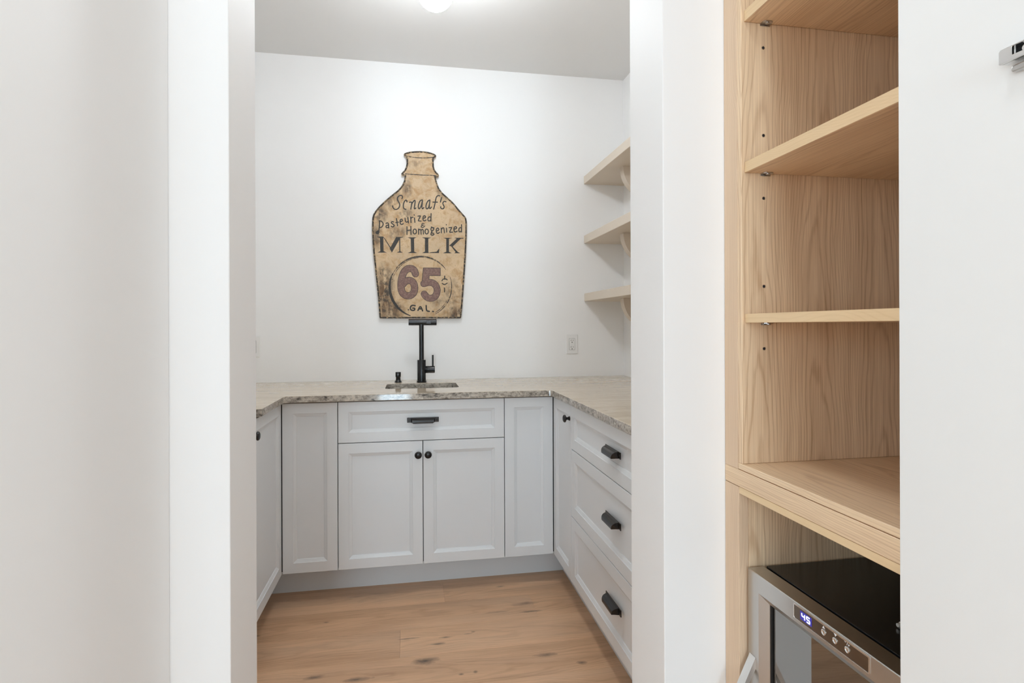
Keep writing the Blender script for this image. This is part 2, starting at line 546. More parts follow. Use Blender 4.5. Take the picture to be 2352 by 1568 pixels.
# the room behind the camera, lit by an invented patio door
structure(obj('wall_room_left', box((-3.3, -4.4, 0), (-3.2, HEL + 0.12, ZC)), M['wall']))
structure(obj('wall_room_right', box((3.2, -4.4, 0), (3.3, HE + 0.12, ZC)), M['wall']))
bm = bmesh.new()
add_box(bm, (-3.2, HEL, 0), (WL_ - 0.12, HEL + 0.12, ZC))
structure(obj('wall_room_front_left', bm, M['wall']))
structure(obj('wall_room_front_right', box((WR_ + 0.12, HE, 0), (3.2, HE + 0.12, ZC)), M['wall']))
outl = [(-3.3, 0), (-1.95, 0), (-1.95, 2.45), (0.05, 2.45), (0.05, 0), (3.3, 0), (3.3, ZC), (-3.3, ZC)]
structure(obj('wall_room_rear', curve_solid([outl], 0.12, 0.002, XZ(-4.36)), M['wall']))
structure(obj('ground', box((-6, -9, -0.2), (6, -4.42, -0.08)), M['ground']))
# unseen patio door in the rear wall, invented to supply daylight
pd = obj('door_1', curve_solid([[(-1.95, 0), (0.05, 0), (0.05, 2.45), (-1.95, 2.45)], [(-1.87, 0.1), (-1.87, 2.37), (-1.0, 2.37), (-1.0, 0.1)], [(-0.90, 0.1), (-0.90, 2.37), (-0.03, 2.37), (-0.03, 0.1)]], 0.06, 0.002, XZ(-4.36)), M['door'])
structure(pd, 'unseen white framed glass patio door, assumed behind the camera')
for x0, x1 in ((-1.87, -1.0), (-0.90, -0.03)):
    obj('pane', box((x0, -4.363, 0.1), (x1, -4.357, 2.37)), M['glass'], pd)

# floor: subfloor and single oak planks
fl = structure(obj('floor', box((-3.3, -4.42, -0.08), (3.3, YB + 0.1, -0.016)), M['gap']), 'wide oak plank floor')
joints = {0: [0.1445], -1: [0.5225], -2: [-0.045], -3: [0.93]}
for r in range(-35, 4):
    y0 = ROW0 + r * ROWW
    y1 = y0 + ROWW
    if y1 > YB + 0.02:
        continue
    far = y1 < HEL + 0.2
    xa, xb = (-3.2, 3.2) if far else (XL, XR)
    js = list(joints.get(r, []))
    if not js:
        js = [random.uniform(-0.9, 0.9)]
    x = js[0]
    while x - 1.9 > xa + 0.3:
        x -= 1.9
        js.append(x)
    x = max(js)
    while x + 1.9 < xb - 0.3:
        x += 1.9
        js.append(x)
    xs = [xa] + sorted(js) + [xb]
    for p, q in zip(xs, xs[1:]):
        h = random.uniform(-0.0002, 0.0002)
        obj('plank', box((p + 0.00012, y0 + 0.00012, -0.016), (q - 0.00012, y1 - 0.00012, h), 0.0005), M['oak'], fl)

# ------------------------------------------------------------------ closet joinery at the right: wood pantry cabinet
pc = thing('pantry_cabinet', 'light maple built-in cabinet with open shelves beside the doorway', 'cabinet', (0.9, 0.77, 0))
YA, YN = 0.960, 0.543
XF = 0.609
obj('filler_strip', box((XF, 0.9745, 0.9435), (XF + 0.02, D0 - 0.001, ZC - 0.001), 0.0008), M['bandz'], pc)
obj('filler_strip', box((XF, 0.9720, 0.0), (XF + 0.02, D0 - 0.001, 0.9105), 0.0008), M['bandz'], pc)
sp_ = obj('side_panel', box((XF, YA, 0.9565), (1.20, 0.974, ZC - 0.002), 0.0008), M['woodz'], pc)
sp2 = obj('side_panel', box((XF + 0.0205, 0.9720, 0.0), (1.20, 0.990, 0.897), 0.0005), M['woodz'], pc)
obj('side_panel', box((XF, YN - 0.018, 0.0), (1.20, YN, ZC - 0.002), 0.0008), M['woodz'], pc)
obj('back_panel', box((1.20, YN - 0.018, 0.0), (1.212, 0.990, ZC - 0.002)), M['woodz'], pc)
obj('platform_board', box((XF + 0.0005, YN, 0.9445), (1.199, 0.974, 0.9562), 0.0008), M['woody'], pc)
obj('rail', box((XF, YN, 0.9118), (XF + 0.02, D0 - 0.001, 0.9432), 0.0006), M['woody'], pc)
obj('bottom_strip', box((XF + 0.0005, YN, 0.8985), (1.199, 0.9718, 0.9110), 0.0006), M['band'], pc)
for z in (1.738, 1.573, 1.4548, 1.289, 1.1718, 1.66, 1.36):
    if z in (1.66, 1.36):
        continue
    bm = bmesh.new()
    add_lathe(bm, [(0.0031, 0), (0.0031, -0.0006), (0.0024, -0.0007), (0.0022, 0.0)], (0.6545, YA, z), 'Y', 14)
    ph = obj('peg_hole', bm, M['steel'], sp_)
    bm = lathe([(0.0, -0.0003), (0.0022, -0.0003)], (0.6545, YA, z), 'Y', 14)
    obj('peg_hole', bm, M['gap'], sp_)
for zt, th in ((1.8035, 0.0205), (1.5205, 0.0195), (1.2372, 0.0165), (2.087, 0.0195)):
    s = obj('shelf', box((0.616, YN + 0.001, zt - th), (1.195, YA - 0.0012, zt), 0.0006), M['woody'], pc)
    obj('edge_band', box((0.6148, YN + 0.001, zt - th), (0.6160, YA - 0.0012, zt), 0.0004), M['band'], s)
    zc = zt - th
    bm = bmesh.new()
    add_prism(bm, [(0.648, YA - 0.001, zc - 0.0002), (0.668, YA - 0.001, zc - 0.0002), (0.668, YA - 0.010, zc - 0.0002), (0.664, YA - 0.014, zc - 0.0002), (0.652, YA - 0.014, zc - 0.0002), (0.648, YA - 0.010, zc - 0.0002)], (0, 0, -0.0018))
    add_box(bm, (0.648, YA - 0.0018, zc - 0.0045), (0.668, YA - 0.0004, zc - 0.001))
    add_lathe(bm, [(0.0035, 0), (0.0035, -0.0015), (0.0, -0.002)], (0.658, YA - 0.0085, zc - 0.002), 'Z', 12)
    obj('shelf_clip', bm, M['steel'], s)

# white door leaf folded back against the hall wall
dl = thing('cabinet_door', 'plain white cabinet door swung open in front of the maple shelves', 'door', (0.6, 0.2, 0))
obj('door_leaf', box((0.590, 0.03, 0.02), (0.6080, 0.597, 2.45), 0.0015, 2), M['door'], dl)
hg = None
hm = curve_solid([[(0.36, 1.4722), (0.4640, 1.4722), (0.4648, 1.473), (0.4648, 1.485), (0.4630, 1.4868), (0.36, 1.4868)], [(0.452, 1.4775), (0.452, 1.4855), (0.38, 1.4855), (0.38, 1.4775)]], 0.003, 0.0006, YZ(0.5765))
hg = obj('hinge', hm, M['chrome'], dl, label='polished chrome concealed hinge arm')
bm = bmesh.new()
add_box(bm, (0.5765, 0.36, 1.4722), (0.585, 0.4630, 1.4735), 0.0004)
add_box(bm, (0.5765, 0.36, 1.4856), (0.585, 0.4630, 1.4868), 0.0004)
add_box(bm, (0.5785, 0.462, 1.4730), (0.584, 0.4640, 1.4862), 0.0003)
obj('hinge_arm', bm, M['chrome'], hg)
bm = bmesh.new()
add_lathe(bm, [(0.0, 0.0), (0.0032, 0.0), (0.0040, 0.001), (0.0040, 0.006)], (0.580, 0.4435, 1.4814), 'X', 18)
add_lathe(bm, [(0.0, 0.0), (0.0032, 0.0), (0.0040, 0.001), (0.0040, 0.006)], (0.580, 0.425, 1.4814), 'X', 18)
obj('screw', bm, M['chrome'], hg, smooth=0.6)
obj('hinge_backing', box((0.5835, 0.375, 1.474), (0.5840, 0.455, 1.4855)), M['gap'], hg)
bm = curve_solid([[(0.345, 1.463), (0.452, 1.463)] + arc(0.4555, 1.4664, 0.0034, -90, 90, 6) + [(0.345, 1.4698)]], 0.006, 0.0012, YZ(0.5850))
obj('mounting_plate', bm, M['steel'], hg)

# ------------------------------------------------------------------ beverage fridge under the platform
FX = 0.6232
FT = 0.7595
Y0, Y1 = 0.966, 0.5485     # left and right edge of its door
FB = 0.10
fr = thing('beverage_fridge', 'small stainless framed beverage fridge with black top and glowing display', 'fridge', (0.85, 0.757, 0))
obj('cabinet_body', curve_solid([[(Y1 + 0.002, 0.03), (Y0, 0.03), (Y0, FT), (Y1 + 0.002, FT)], [(Y1 + 0.03, 0.12), (Y1 + 0.03, FT - 0.03), (Y0 - 0.03, FT - 0.03), (Y0 - 0.03, 0.12)]], 0.48, 0.001, YZ(0.662 + 0.24)), M['blackglossy'], fr)
obj('back_wall', box((1.10, Y1 + 0.03, 0.12), (1.14, Y0 - 0.03, FT - 0.03)), M['blackglossy'], fr)
obj('gasket', curve_solid([[(Y1 + 0.006, FB + 0.01), (Y0 - 0.006, FB + 0.01), (Y0 - 0.006, FT - 0.006), (Y1 + 0.006, FT - 0.006)], [(Y1 + 0.03, FB + 0.04), (Y1 + 0.03, FT - 0.03), (Y0 - 0.03, FT - 0.03), (Y0 - 0.03, FB + 0.04)]], 0.0056, 0.0005, YZ(0.6590)), M['gap'], fr)
for z in (0.25, 0.40, 0.55):
    bm = bmesh.new()
    for i in range(9):
        y = Y1 + 0.05 + i * (Y0 - Y1 - 0.1) / 8
        add_box(bm, (0.69, y - 0.0015, z), (1.08, y + 0.0015, z + 0.003))
    add_box(bm, (0.688, Y1 + 0.032, z - 0.004), (0.692, Y0 - 0.032, z + 0.012))
    obj('wire_shelf', bm, M['steel'], fr)
for y in (Y0 - 0.05, Y1 + 0.05):
    for x in (0.70, 1.08):
        obj('foot', lathe([(0.0, 0.0), (0.018, 0.0), (0.018, 0.02), (0.012, 0.03)], (x, y, 0), 'Z', 16), M['gap'], fr)
# the door: mitred frame of four bars
W1, W2 = 0.033, 0.0480     # flat width, to the inner edge of the bevel
dr = None
def bar(p):  # p: four corners of a mitred bar, outer a,b then inner c,d as (y, z); flat band then bevel, with depth
    return p
def frame_bar(side):
    Y_, N_, T_, B_ = Y0, Y1, FT, FB
    def ring(i):
        return [(Y_ - i, T_ - i), (N_ + i, T_ - i), (N_ + i, B_ + i), (Y_ - i, B_ + i)]
    a, b = side, (side + 1) % 4
    prof = [(0.0, 0.656), (0.0, FX + 0.0012), (0.0012, FX), (W1, FX), (W2, FX + 0.0125), (W2, 0.656)]
    bm = bmesh.new()
    A = [bm.verts.new((x, *ring(i)[a])) for i, x in prof]
    B = [bm.verts.new((x, *ring(i)[b])) for i, x in prof]
    n = len(prof)
    for k in range(n):
        j = (k + 1) % n
        bm.faces.new((A[k], A[j], B[j], B[k]))
    bm.faces.new(A)
    bm.faces.new(B[::-1])
    return bm
dr = thing('door', '', '', (0.64, 0.757, 0))
del dr['label'], dr['category']
dr.parent = fr
dr.location = Vector((0.64, 0.757, 0)) - fr.location
for sd, nm in ((0, 'top_rail'), (1, 'stile'), (2, 'bottom_rail'), (3, 'stile')):
    obj(nm, frame_bar(sd), M['steel'], dr)
obj('glass', box((0.6405, Y1 + W2 - 0.004, FB + W2 - 0.004), (0.6455, Y0 - W2 - 0.0065, FT - W2 + 0.004)), M['darkglass'], dr)
obj('glass_seal', box((0.6475, Y1 + W2 - 0.008, FB + W2 - 0.008), (0.6535, Y0 - W2 + 0.006, FT - W2 + 0.006)), M['gap'], dr)
# control panel on the top rail
PY0, PY1, PZ0, PZ1 = 0.836, 0.678, 0.7325, 0.7572
obj('panel_border', curve_solid([round_rect(PY1, PZ0, PY0, PZ1, 0.002, 3), round_rect(PY1 + 0.0030, PZ0 + 0.0010, PY0 - 0.0012, PZ1 - 0.0026, 0.0014, 3)[::-1]], 0.0016, 0.0003, YZ(FX - 0.0002)), M['chrome'], dr)
obj('control_panel', box((FX - 0.0004, PY1 + 0.002, PZ0 + 0.0008), (FX + 0.001, PY0 - 0.001, PZ1 - 0.002)), plain('bronze_panel_face', (0.22, 0.185, 0.155), 0.25, 1.0), dr)
obj('display', box((FX - 0.0007, 0.7935, 0.7378), (FX - 0.0004, 0.8200, 0.7515)), M['ledglow'], dr)
# seven segment digits 4 and 5 in the display; y runs towards the camera (right in view)
def seg_digit(bm, yl, zb, wd, ht, segs):
    t = 0.0021
    x = FX - 0.0009
    yr = yl - wd
    zm, zt = zb + ht / 2, zb + ht
    R_ = {'a': (yl, yr, zt - t / 2, zt + t / 2), 'g': (yl, yr, zm - t / 2, zm + t / 2), 'd': (yl, yr, zb - t / 2, zb + t / 2),
          'f': (yl + t / 2, yl - t / 2, zm, zt), 'e': (yl + t / 2, yl - t / 2, zb, zm), 'b': (yr + t / 2, yr - t / 2, zm, zt), 'c': (yr + t / 2, yr - t / 2, zb, zm)}
    for sgm in segs:
        a, b, c, d = R_[sgm]
        add_box(bm, (x - 0.0002, a, c), (x + 0.0002, b, d))
bm = bmesh.new()
seg_digit(bm, 0.8160, 0.7405, 0.0068, 0.0085, 'fgbc')
obj('digit', bm, M['led'], dr, label='lit numeral four')
bm = bmesh.new()
seg_digit(bm, 0.8045, 0.7405, 0.0068, 0.0085, 'afgcd')
obj('digit', bm, M['led'], dr, label='lit numeral five')
for y in (0.7671, 0.7436, 0.7195):
    bm = lathe([(0.0, -0.0008), (0.0026, -0.0006), (0.0034, -0.0018), (0.0046, -0.0012), (0.0048, 0.0004)], (FX - 0.0002, y, 0.7440), 'X', 18)
    obj('button', bm, M['chrome'], dr, smooth=0.7)
def flat(bm, pts, x=FX - 0.0006):
    bm.faces.new([bm.verts.new((x, y, z)) for y, z in pts])
    return bm
obj('arrow_mark', flat(bmesh.new(), [(0.7703, 0.7497), (0.7639, 0.7497), (0.7671, 0.7540)]), M['plastic'], dr)
obj('arrow_mark', flat(bmesh.new(), [(0.7462, 0.7545), (0.7398, 0.7545), (0.7430, 0.7502)]), M['plastic'], dr)
bm = bmesh.new()
for i in range(8):
    a0, a1 = i * PI / 4, (i + 1) * PI / 4
    flat(bm, [(0.7235 + 0.0014 * math.cos(a0), 0.7541 + 0.0014 * math.sin(a0)), (0.7235 + 0.0014 * math.cos(a1), 0.7541 + 0.0014 * math.sin(a1)),
              (0.7235 + 0.0008 * math.cos(a1), 0.7541 + 0.0008 * math.sin(a1)), (0.7235 + 0.0008 * math.cos(a0), 0.7541 + 0.0008 * math.sin(a0))])
flat(bm, [(0.7208, 0.7502), (0.7199, 0.7502), (0.7186, 0.7548), (0.7195, 0.7548)])
flat(bm, [(0.7178, 0.7502), (0.7168, 0.7502), (0.7168, 0.7530), (0.7178, 0.7530)])
flat(bm, [(0.7168, 0.7530), (0.7150, 0.7530), (0.7150, 0.7522), (0.7168, 0.7522)])
flat(bm, [(0.7168, 0.7517), (0.7153, 0.7517), (0.7153, 0.7510), (0.7168, 0.7510)])
obj('unit_mark', bm, M['plastic'], dr)
# bow handle on the left stile: flat bar leaving the door and running down
bm = bmesh.new()
path = [(FX - 0.0004, 0.6035), (0.598, 0.553), (0.5735, 0.500), (0.5655, 0.470), (0.5645, 0.44), (0.5645, 0.38), (0.5655, 0.35), (0.5735, 0.320), (0.598, 0.267), (FX - 0.0004, 0.2165)]
inn = [(FX + 0.0010, 0.5850), (0.605, 0.548), (0.5815, 0.4965), (0.5740, 0.468), (0.5730, 0.44), (0.5730, 0.38), (0.5740, 0.352), (0.5815, 0.3235), (0.605, 0.272), (FX + 0.0010, 0.235)]
rows = []
for (xo, zo), (xi, zi) in zip(path, inn):
    rows.append([bm.verts.new((xo, 0.9600, zo)), bm.verts.new((xo, 0.9420, zo)), bm.verts.new((xi, 0.9420, zi)), bm.verts.new((xi, 0.9600, zi))])
for a, b in zip(rows, rows[1:]):
    for k in range(4):
        j = (k + 1) % 4
        bm.faces.new((a[k], a[j], b[j], b[k]))
bm.faces.new(rows[0])
bm.faces.new(rows[-1][::-1])
obj('handle', bm, plain('satin_steel', (0.78, 0.78, 0.77), 0.42, 0.9, var=0.01, scale=900), dr, label='flat bowed steel door handle')
# small chrome pin lying on top of the fridge
bm = bmesh.new()
add_lathe(bm, [(0.0, -0.010), (0.0028, -0.010), (0.0030, -0.0095), (0.0030, -0.004), (0.0044, -0.004), (0.0044, -0.0025), (0.0030, -0.0025), (0.0030, 0.009), (0.0022, 0.010), (0.0, 0.010)], (0.729, 0.7315, FT + 0.0045), 'X', 16)
tag(obj('shelf_pin', bm, plain('nickel', (0.85, 0.83, 0.78), 0.35, 0.6, var=0.01), None, smooth=0.6), 'small chrome pin lying on the black top of the fridge', 'pin')

# ------------------------------------------------------------------ base cabinets
def mapper(side):
    if side == 'back':
        return lambda u, z, d: (u, YD - d, z)
    if side == 'right':
        return lambda u, z, d: (XDR - d, u, z)
    return lambda u, z, d: (XDL + d, u, z)

def front(name, parent, side, u0, u1, z0, z1):
    """moulded door or drawer front: outer frame with a stepped bevel, and its recessed centre panel"""
    P = mapper(side)
    bm = bmesh.new()
    ins = [(0.0, -0.019), (0.0, -0.0012), (0.0012, 0.0), (0.0448, 0.0), (0.0460, -0.0023), (0.0466, -0.0025), (0.0576, -0.0068), (0.0582, -0.0070), (0.0594, -0.0096)]
    rings = []
    for i, d in ins:
        rings.append([bm.verts.new(P(*q, d)) for q in ((u0 + i, z0 + i), (u1 - i, z0 + i), (u1 - i, z1 - i), (u0 + i, z1 - i))])
    for A, B in zip(rings, rings[1:]):
        for k in range(4):
            j = (k + 1) % 4
            bm.faces.new((A[k], A[j], B[j], B[k]))
    bm.faces.new(rings[0])
    o = obj(name, bm, M['cab'], parent)
    i = ins[-1][0] - 0.0002
    bm = bmesh.new()
    add_box(bm, P(u0 + i, z0 + i, -0.0096), P(u1 - i, z1 - i, -0.0135))
    obj('panel', bm, M['cab'], o)
    return o

def knob(parent, side, u, z):
    P = mapper(side)
    prof = [(0.0095, 0.0), (0.0098, 0.003), (0.0066, 0.0055), (0.0056, 0.011), (0.0066, 0.015), (0.0135, 0.0178), (0.0163, 0.0205), (0.0165, 0.0232), (0.0148, 0.0268), (0.0105, 0.0292), (0.005, 0.0303), (0.0, 0.0305)]
    n = 26
    bm = bmesh.new()
    rings = []
    for r, h in prof:
        if r == 0:
            rings.append([bm.verts.new(P(u, z, h))])
        else:
            rings.append([bm.verts.new(P(u + r * math.cos(2 * PI * k / n), z + r * math.sin(2 * PI * k / n), h)) for k in range(n)])
    for A, B in zip(rings, rings[1:]):
        for k in range(n):
            j = (k + 1) % n
            bm.faces.new((A[k], A[j], B[j], B[k]) if len(B) > 1 else (A[k], A[j], B[0]))
    bm.faces.new(rings[0][::-1])
    return obj('knob', bm, M['bronze'], parent, smooth=0.5, label='round dark bronze knob')

def cup_pull(parent, side, u, z):
    """rectangular backplate with screws and a hooded cup, open below; z is the top of the plate"""
    P = mapper(side)
    bm = bmesh.new()
    add_box(bm, P(u - 0.0715, z - 0.0226, 0.0), P(u + 0.0715, z, 0.0030), 0.0008)
    for s in (-1, 1):
        n = 14
        c = u + s * 0.0630
        A = [bm.verts.new(P(c + 0.0042 * math.cos(2 * PI * k / n), z - 0.0115 + 0.0042 * math.sin(2 * PI * k / n), 0.0031)) for k in range(n)]
        B = [bm.verts.new(P(c + 0.0028 * math.cos(2 * PI * k / n), z - 0.0115 + 0.0028 * math.sin(2 * PI * k / n), 0.0044)) for k in range(n)]
        for k in range(n):
            j = (k + 1) % n
            bm.faces.new((A[k], A[j], B[j], B[k]))
        bm.faces.new(B)
    prof = [(0.0030, -0.0005, 0.0545), (0.0095, -0.0012, 0.0540), (0.0160, -0.0034, 0.0528), (0.0215, -0.0072, 0.0510), (0.0248, -0.0120, 0.0490), (0.0260, -0.0180, 0.0470), (0.0258, -0.0235, 0.0455)]
    outer, inner = [], []
    for d, dz, hw in prof:
        outer.append([bm.verts.new(P(u - hw, z + dz, d)), bm.verts.new(P(u + hw, z + dz, d))])
    for d, dz, hw in prof:
        inner.append([bm.verts.new(P(u - hw + 0.002, z + dz - 0.0018, d - 0.0020)), bm.verts.new(P(u + hw - 0.002, z + dz - 0.0018, d - 0.0020))])
    for A, B in zip(outer, outer[1:]):
        bm.faces.new((A[0], A[1], B[1], B[0]))
    for A, B in zip(inner, inner[1:]):
        bm.faces.new((B[0], B[1], A[1], A[0]))
    bm.faces.new((outer[-1][0], outer[-1][1], inner[-1][1], inner[-1][0]))
    for s, hw in ((0, -1), (1, 1)):
        # end cheek: outer curve down to the plate
        base = [bm.verts.new(P(u + hw * (0.0545 if i == 0 else 0.0545), z - 0.0226, 0.0030)) for i in (0,)]
        pts = [o[s] for o in outer] + base
        bm.faces.new(pts)
        b2 = bm.verts.new(P(u + hw * 0.0525, z - 0.0226, 0.0030))
        bm.faces.new([o[s] for o in inner][::-1] + [b2])
    return obj('cup_pull', bm, M['bronze'], parent, label='dark bronze cup pull on a rectangular backplate')

ZT, ZB_, ZS = 0.8800, 0.1347, 0.6965
GAPW = 0.0016

def carcass(parent, a, b):
    o = obj('carcass', box(a, b), M['inside'], parent)
    return o

YC = YD + 0.0205
tk = 2.7205 - 0.0
# back run
cb = thing('base_cabinet', 'grey base cabinet with one tall narrow door left of the sink doors', 'cabinet', (-0.44, 2.92, 0))
carcass(cb, (XDL - 0.02, YC, 0.137), (-0.3225, YB - 0.002, 0.886))
front('door', cb, 'back', XDL + 0.003, -0.3217 - GAPW, ZB_, ZT)
sk = thing('sink_cabinet', 'grey sink base cabinet with false drawer above two knobbed doors', 'cabinet', (0.053, 2.92, 0))
carcass(sk, (-0.3210, YC, 0.137), (0.4278, YB - 0.002, 0.66))
obj('carcass', box((-0.3210, YC, 0.66), (0.4278, YC + 0.018, 0.886)), M['inside'], sk)
f_ = front('drawer_front', sk, 'back', -0.3217 + GAPW, 0.4288 - GAPW, ZS + GAPW, ZT)
cup_pull(f_, 'back', 0.0528, 0.8025)
f_ = front('door', sk, 'back', -0.3217 + GAPW, 0.0522 - GAPW, ZB_, ZS - GAPW)
knob(f_, 'back', 0.0306, 0.6345)
f_ = front('door', sk, 'back', 0.0522 + GAPW, 0.4288 - GAPW, ZB_, ZS - GAPW)
knob(f_, 'back', 0.0750, 0.6345)
cc = thing('base_cabinet', 'grey base cabinet with one tall narrow door right of the sink doors', 'cabinet', (0.55, 2.92, 0))
carcass(cc, (0.4288, YC, 0.137), (XDR + 0.02, YB - 0.002, 0.886))
front('door', cc, 'back', 0.4288 + GAPW, XDR - 0.003, ZB_, ZT)
# left run
YLN = 2.09
lc = thing('base_cabinet', 'grey base cabinet on the left, partly hidden by the doorway, with one knob', 'cabinet', (-0.87, 2.34, 0))
carcass(lc, (XL + 0.002, YLN, 0.137), (XDL - 0.0205, YC - 0.022, 0.886))
obj('end_panel', box((XL + 0.002, YLN - 0.0012, 0.0), (XDL - 0.0012, YLN - 0.0002, 0.886)), M['cab'], lc)
f_ = front('door', lc, 'left', YLN + 0.001, YD - 0.002, ZB_, ZT)
knob(f_, 'left', 2.128, 0.829)
# right run
rc = thing('base_cabinet', 'narrow grey base cabinet door with a knob in the right corner', 'cabinet', (0.95, 2.45, 0))
carcass(rc, (XDR + 0.0205, 2.2985, 0.137), (XR - 0.002, YC - 0.022, 0.886))
f_ = front('door', rc, 'right', 2.2975 + GAPW, YD - 0.002, ZB_, ZT)
knob(f_, 'right', 2.320, 0.822)
rd = thing('drawer_cabinet', 'grey base cabinet of three wide drawers with cup pulls', 'cabinet', (0.95, 1.8, 0))
carcass(rd, (XDR + 0.0205, 1.296, 0.137), (XR - 0.002, 2.2970, 0.886))
for z0, z1, zp in ((ZS, ZT, 0.8068), (0.4135, ZS, 0.5770), (ZB_ - GAPW, 0.4135, 0.2985)):
    f_ = front('drawer', rd, 'right', 1.2955, 2.2975 - GAPW, z0 + GAPW, z1 - (GAPW if z1 < 0.8 else 0))
    cup_pull(f_, 'right', 1.795, zp)
obj('filler_strip', box((XDR, D1 + 0.001, ZB_), (XDR + 0.02, 1.2938, ZT), 0.0008), M['cab'], rd)
# recessed toe kicks
kt = obj('toe_kick', box((-0.70, 2.7205, 0.0), (0.80, 2.735, 0.136)), M['cab'])
tag(kt, 'long recessed grey kick board under the sink run', 'kick board')
tag(obj('toe_kick', box((0.742, D1 + 0.001, 0.0), (0.757, 2.7195, 0.136)), M['cab']), 'recessed grey kick board under the drawers', 'kick board')
tag(obj('toe_kick', box((-0.655, YLN, 0.0), (-0.640, 2.7195, 0.136)), M['cab']), 'recessed grey kick board under the left cabinet', 'kick board')

# ------------------------------------------------------------------ countertop with sink cut-out
XE, XEL, YE = 0.651, -0.5416, 2.6049 - 0.026
r = 0.012
YE = 2.5735
outer = [(XL + 0.001, 2.088), (-0.60, 2.088), (-0.60, 2.2015), (XEL - 0.004, 2.2015), (XEL, 2.2055)]
outer += arc(XEL + r, YE - r, r, 180, 90, 4)
outer += arc(XE - r, YE - r, r, 90, 0, 4)
outer += [(XE, D1 + 0.001), (XR - 0.001, D1 + 0.001), (XR - 0.001, YB - 0.001), (XL + 0.001, YB - 0.001)]
SX0, SX1, SY0, SY1 = -0.1245, 0.2345, 2.786, 3.036
hole = round_rect(SX0, SY0, SX1, SY1, 0.03)[::-1]
cbm = curve_solid([outer, hole], 0.029, 0.0022, XY(CT - 0.0145))
for v in cbm.verts:          # the sawn front edge leans back a millimetre
    if YE - 0.004 < v.co.y < YE + 0.001 and XEL < v.co.x < XE:
        v.co.y += (v.co.z - (CT - 0.029)) / 0.029 * 0.0012
ct = obj('countertop', cbm, M['granite'])
tag(ct, 'U-shaped beige granite countertop with a sink cut-out', 'countertop')
# undermount bowl
sb = bmesh.new()
lo = round_rect(SX0 - 0.004, SY0 - 0.004, SX1 + 0.004, SY1 + 0.004, 0.032)
li = round_rect(SX0 + 0.010, SY0 + 0.010, SX1 - 0.010, SY1 - 0.010, 0.045)
lf = round_rect(SX0 - 0.022, SY0 - 0.018, SX1 + 0.022, SY1 + 0.018, 0.04)
rings = []
for lp, z in ((lf, 0.8855), (lo, 0.8855), (lo, 0.73), (li, 0.715)):
    rings.append([sb.verts.new((x, y, z)) for x, y in lp])
for A, B in zip(rings, rings[1:]):
    n = len(A)
    for k in range(n):
        j = (k + 1) % n
        sb.faces.new((A[k], A[j], B[j], B[k]))
sb.faces.new(rings[-1])
si = thing('sink', 'small undermount bar sink below the granite cut-out', 'sink', (0.055, 2.91, 0.715))
obj('bowl', sb, M['steel'], si)
obj('drain', lathe([(0.0, 0.0012), (0.012, 0.0015), (0.030, 0.003), (0.036, 0.0015), (0.038, 0.0)], (0.055, 2.93, 0.7155), 'Z', 24), M['chrome'], si)

# ------------------------------------------------------------------ faucet and soap dispenser
FXc, FYc = 0.0558, 3.0822
fa = thing('faucet', 'matte black bar faucet with a T-shaped spout head behind the sink', 'faucet', (FXc, FYc, CT))
obj('body', lathe([(0.0258, 0.0), (0.0262, 0.002), (0.0258, 0.009), (0.0232, 0.011), (0.0232, 0.119), (0.0222, 0.121), (0.0128, 0.121)], (FXc, FYc, CT), 'Z', 32), M['black'], fa, smooth=0.5)
obj('pole', lathe([(0.0129, 0.119), (0.0129, 0.316)], (FXc, FYc, CT), 'Z', 28), M['black'], fa, smooth=0.5)
hd = obj('spout_head', lathe([(0.0, -0.0750), (0.0155, -0.0750), (0.0168, -0.0735), (0.0168, 0.0732), (0.0155, 0.0747), (0.0, 0.0747)], (0.0622, FYc, 1.2390), 'X', 32), M['black'], fa, smooth=0.5)
obj('spray_button', box((0.082, FYc - 0.0185, 1.231), (0.106, FYc - 0.0150, 1.2465), 0.0010), plain('grey_button', (0.06, 0.06, 0.065), 0.4), hd)
obj('valve', lathe([(0.0172, 0.015), (0.0182, 0.022), (0.0190, 0.0235), (0.0190, 0.040), (0.0180, 0.0408), (0.0180, 0.0422), (0.0190, 0.043), (0.0190, 0.0690), (0.0175, 0.0708), (0.0, 0.0708)], (FXc, FYc, 0.9834), 'X', 30), M['black'], fa, smooth=0.5)
obj('lever', lathe([(0.0048, 0.0), (0.0048, 0.060), (0.0040, 0.0608), (0.0, 0.0608)], (0.1161, FYc, 1.0010), 'Z', 16), M['black'], fa, smooth=0.5)
SXc, SYc = -0.0690, 3.1089
so = thing('soap_dispenser', 'short black soap dispenser pump on the counter left of the faucet', 'soap dispenser', (SXc, SYc, CT))
obj('base', lathe([(0.0195, 0.0), (0.0195, 0.003), (0.0150, 0.0095), (0.0132, 0.013)], (SXc, SYc, CT), 'Z', 24), M['black'], so, smooth=0.5)
obj('neck', lathe([(0.0128, 0.012), (0.0120, 0.026), (0.0146, 0.032)], (SXc, SYc, CT), 'Z', 24), M['black'], so, smooth=0.5)
obj('pump_head', lathe([(0.0146, 0.032), (0.0148, 0.050), (0.0140, 0.0550), (0.0, 0.0560)], (SXc, SYc, CT), 'Z', 24), M['black'], so, smooth=0.5)
obj('spout', lathe([(0.0, -0.058), (0.0036, -0.058), (0.0042, -0.054), (0.0046, -0.008)], (SXc, SYc, CT + 0.046), 'Y', 16), M['black'], so, smooth=0.5)

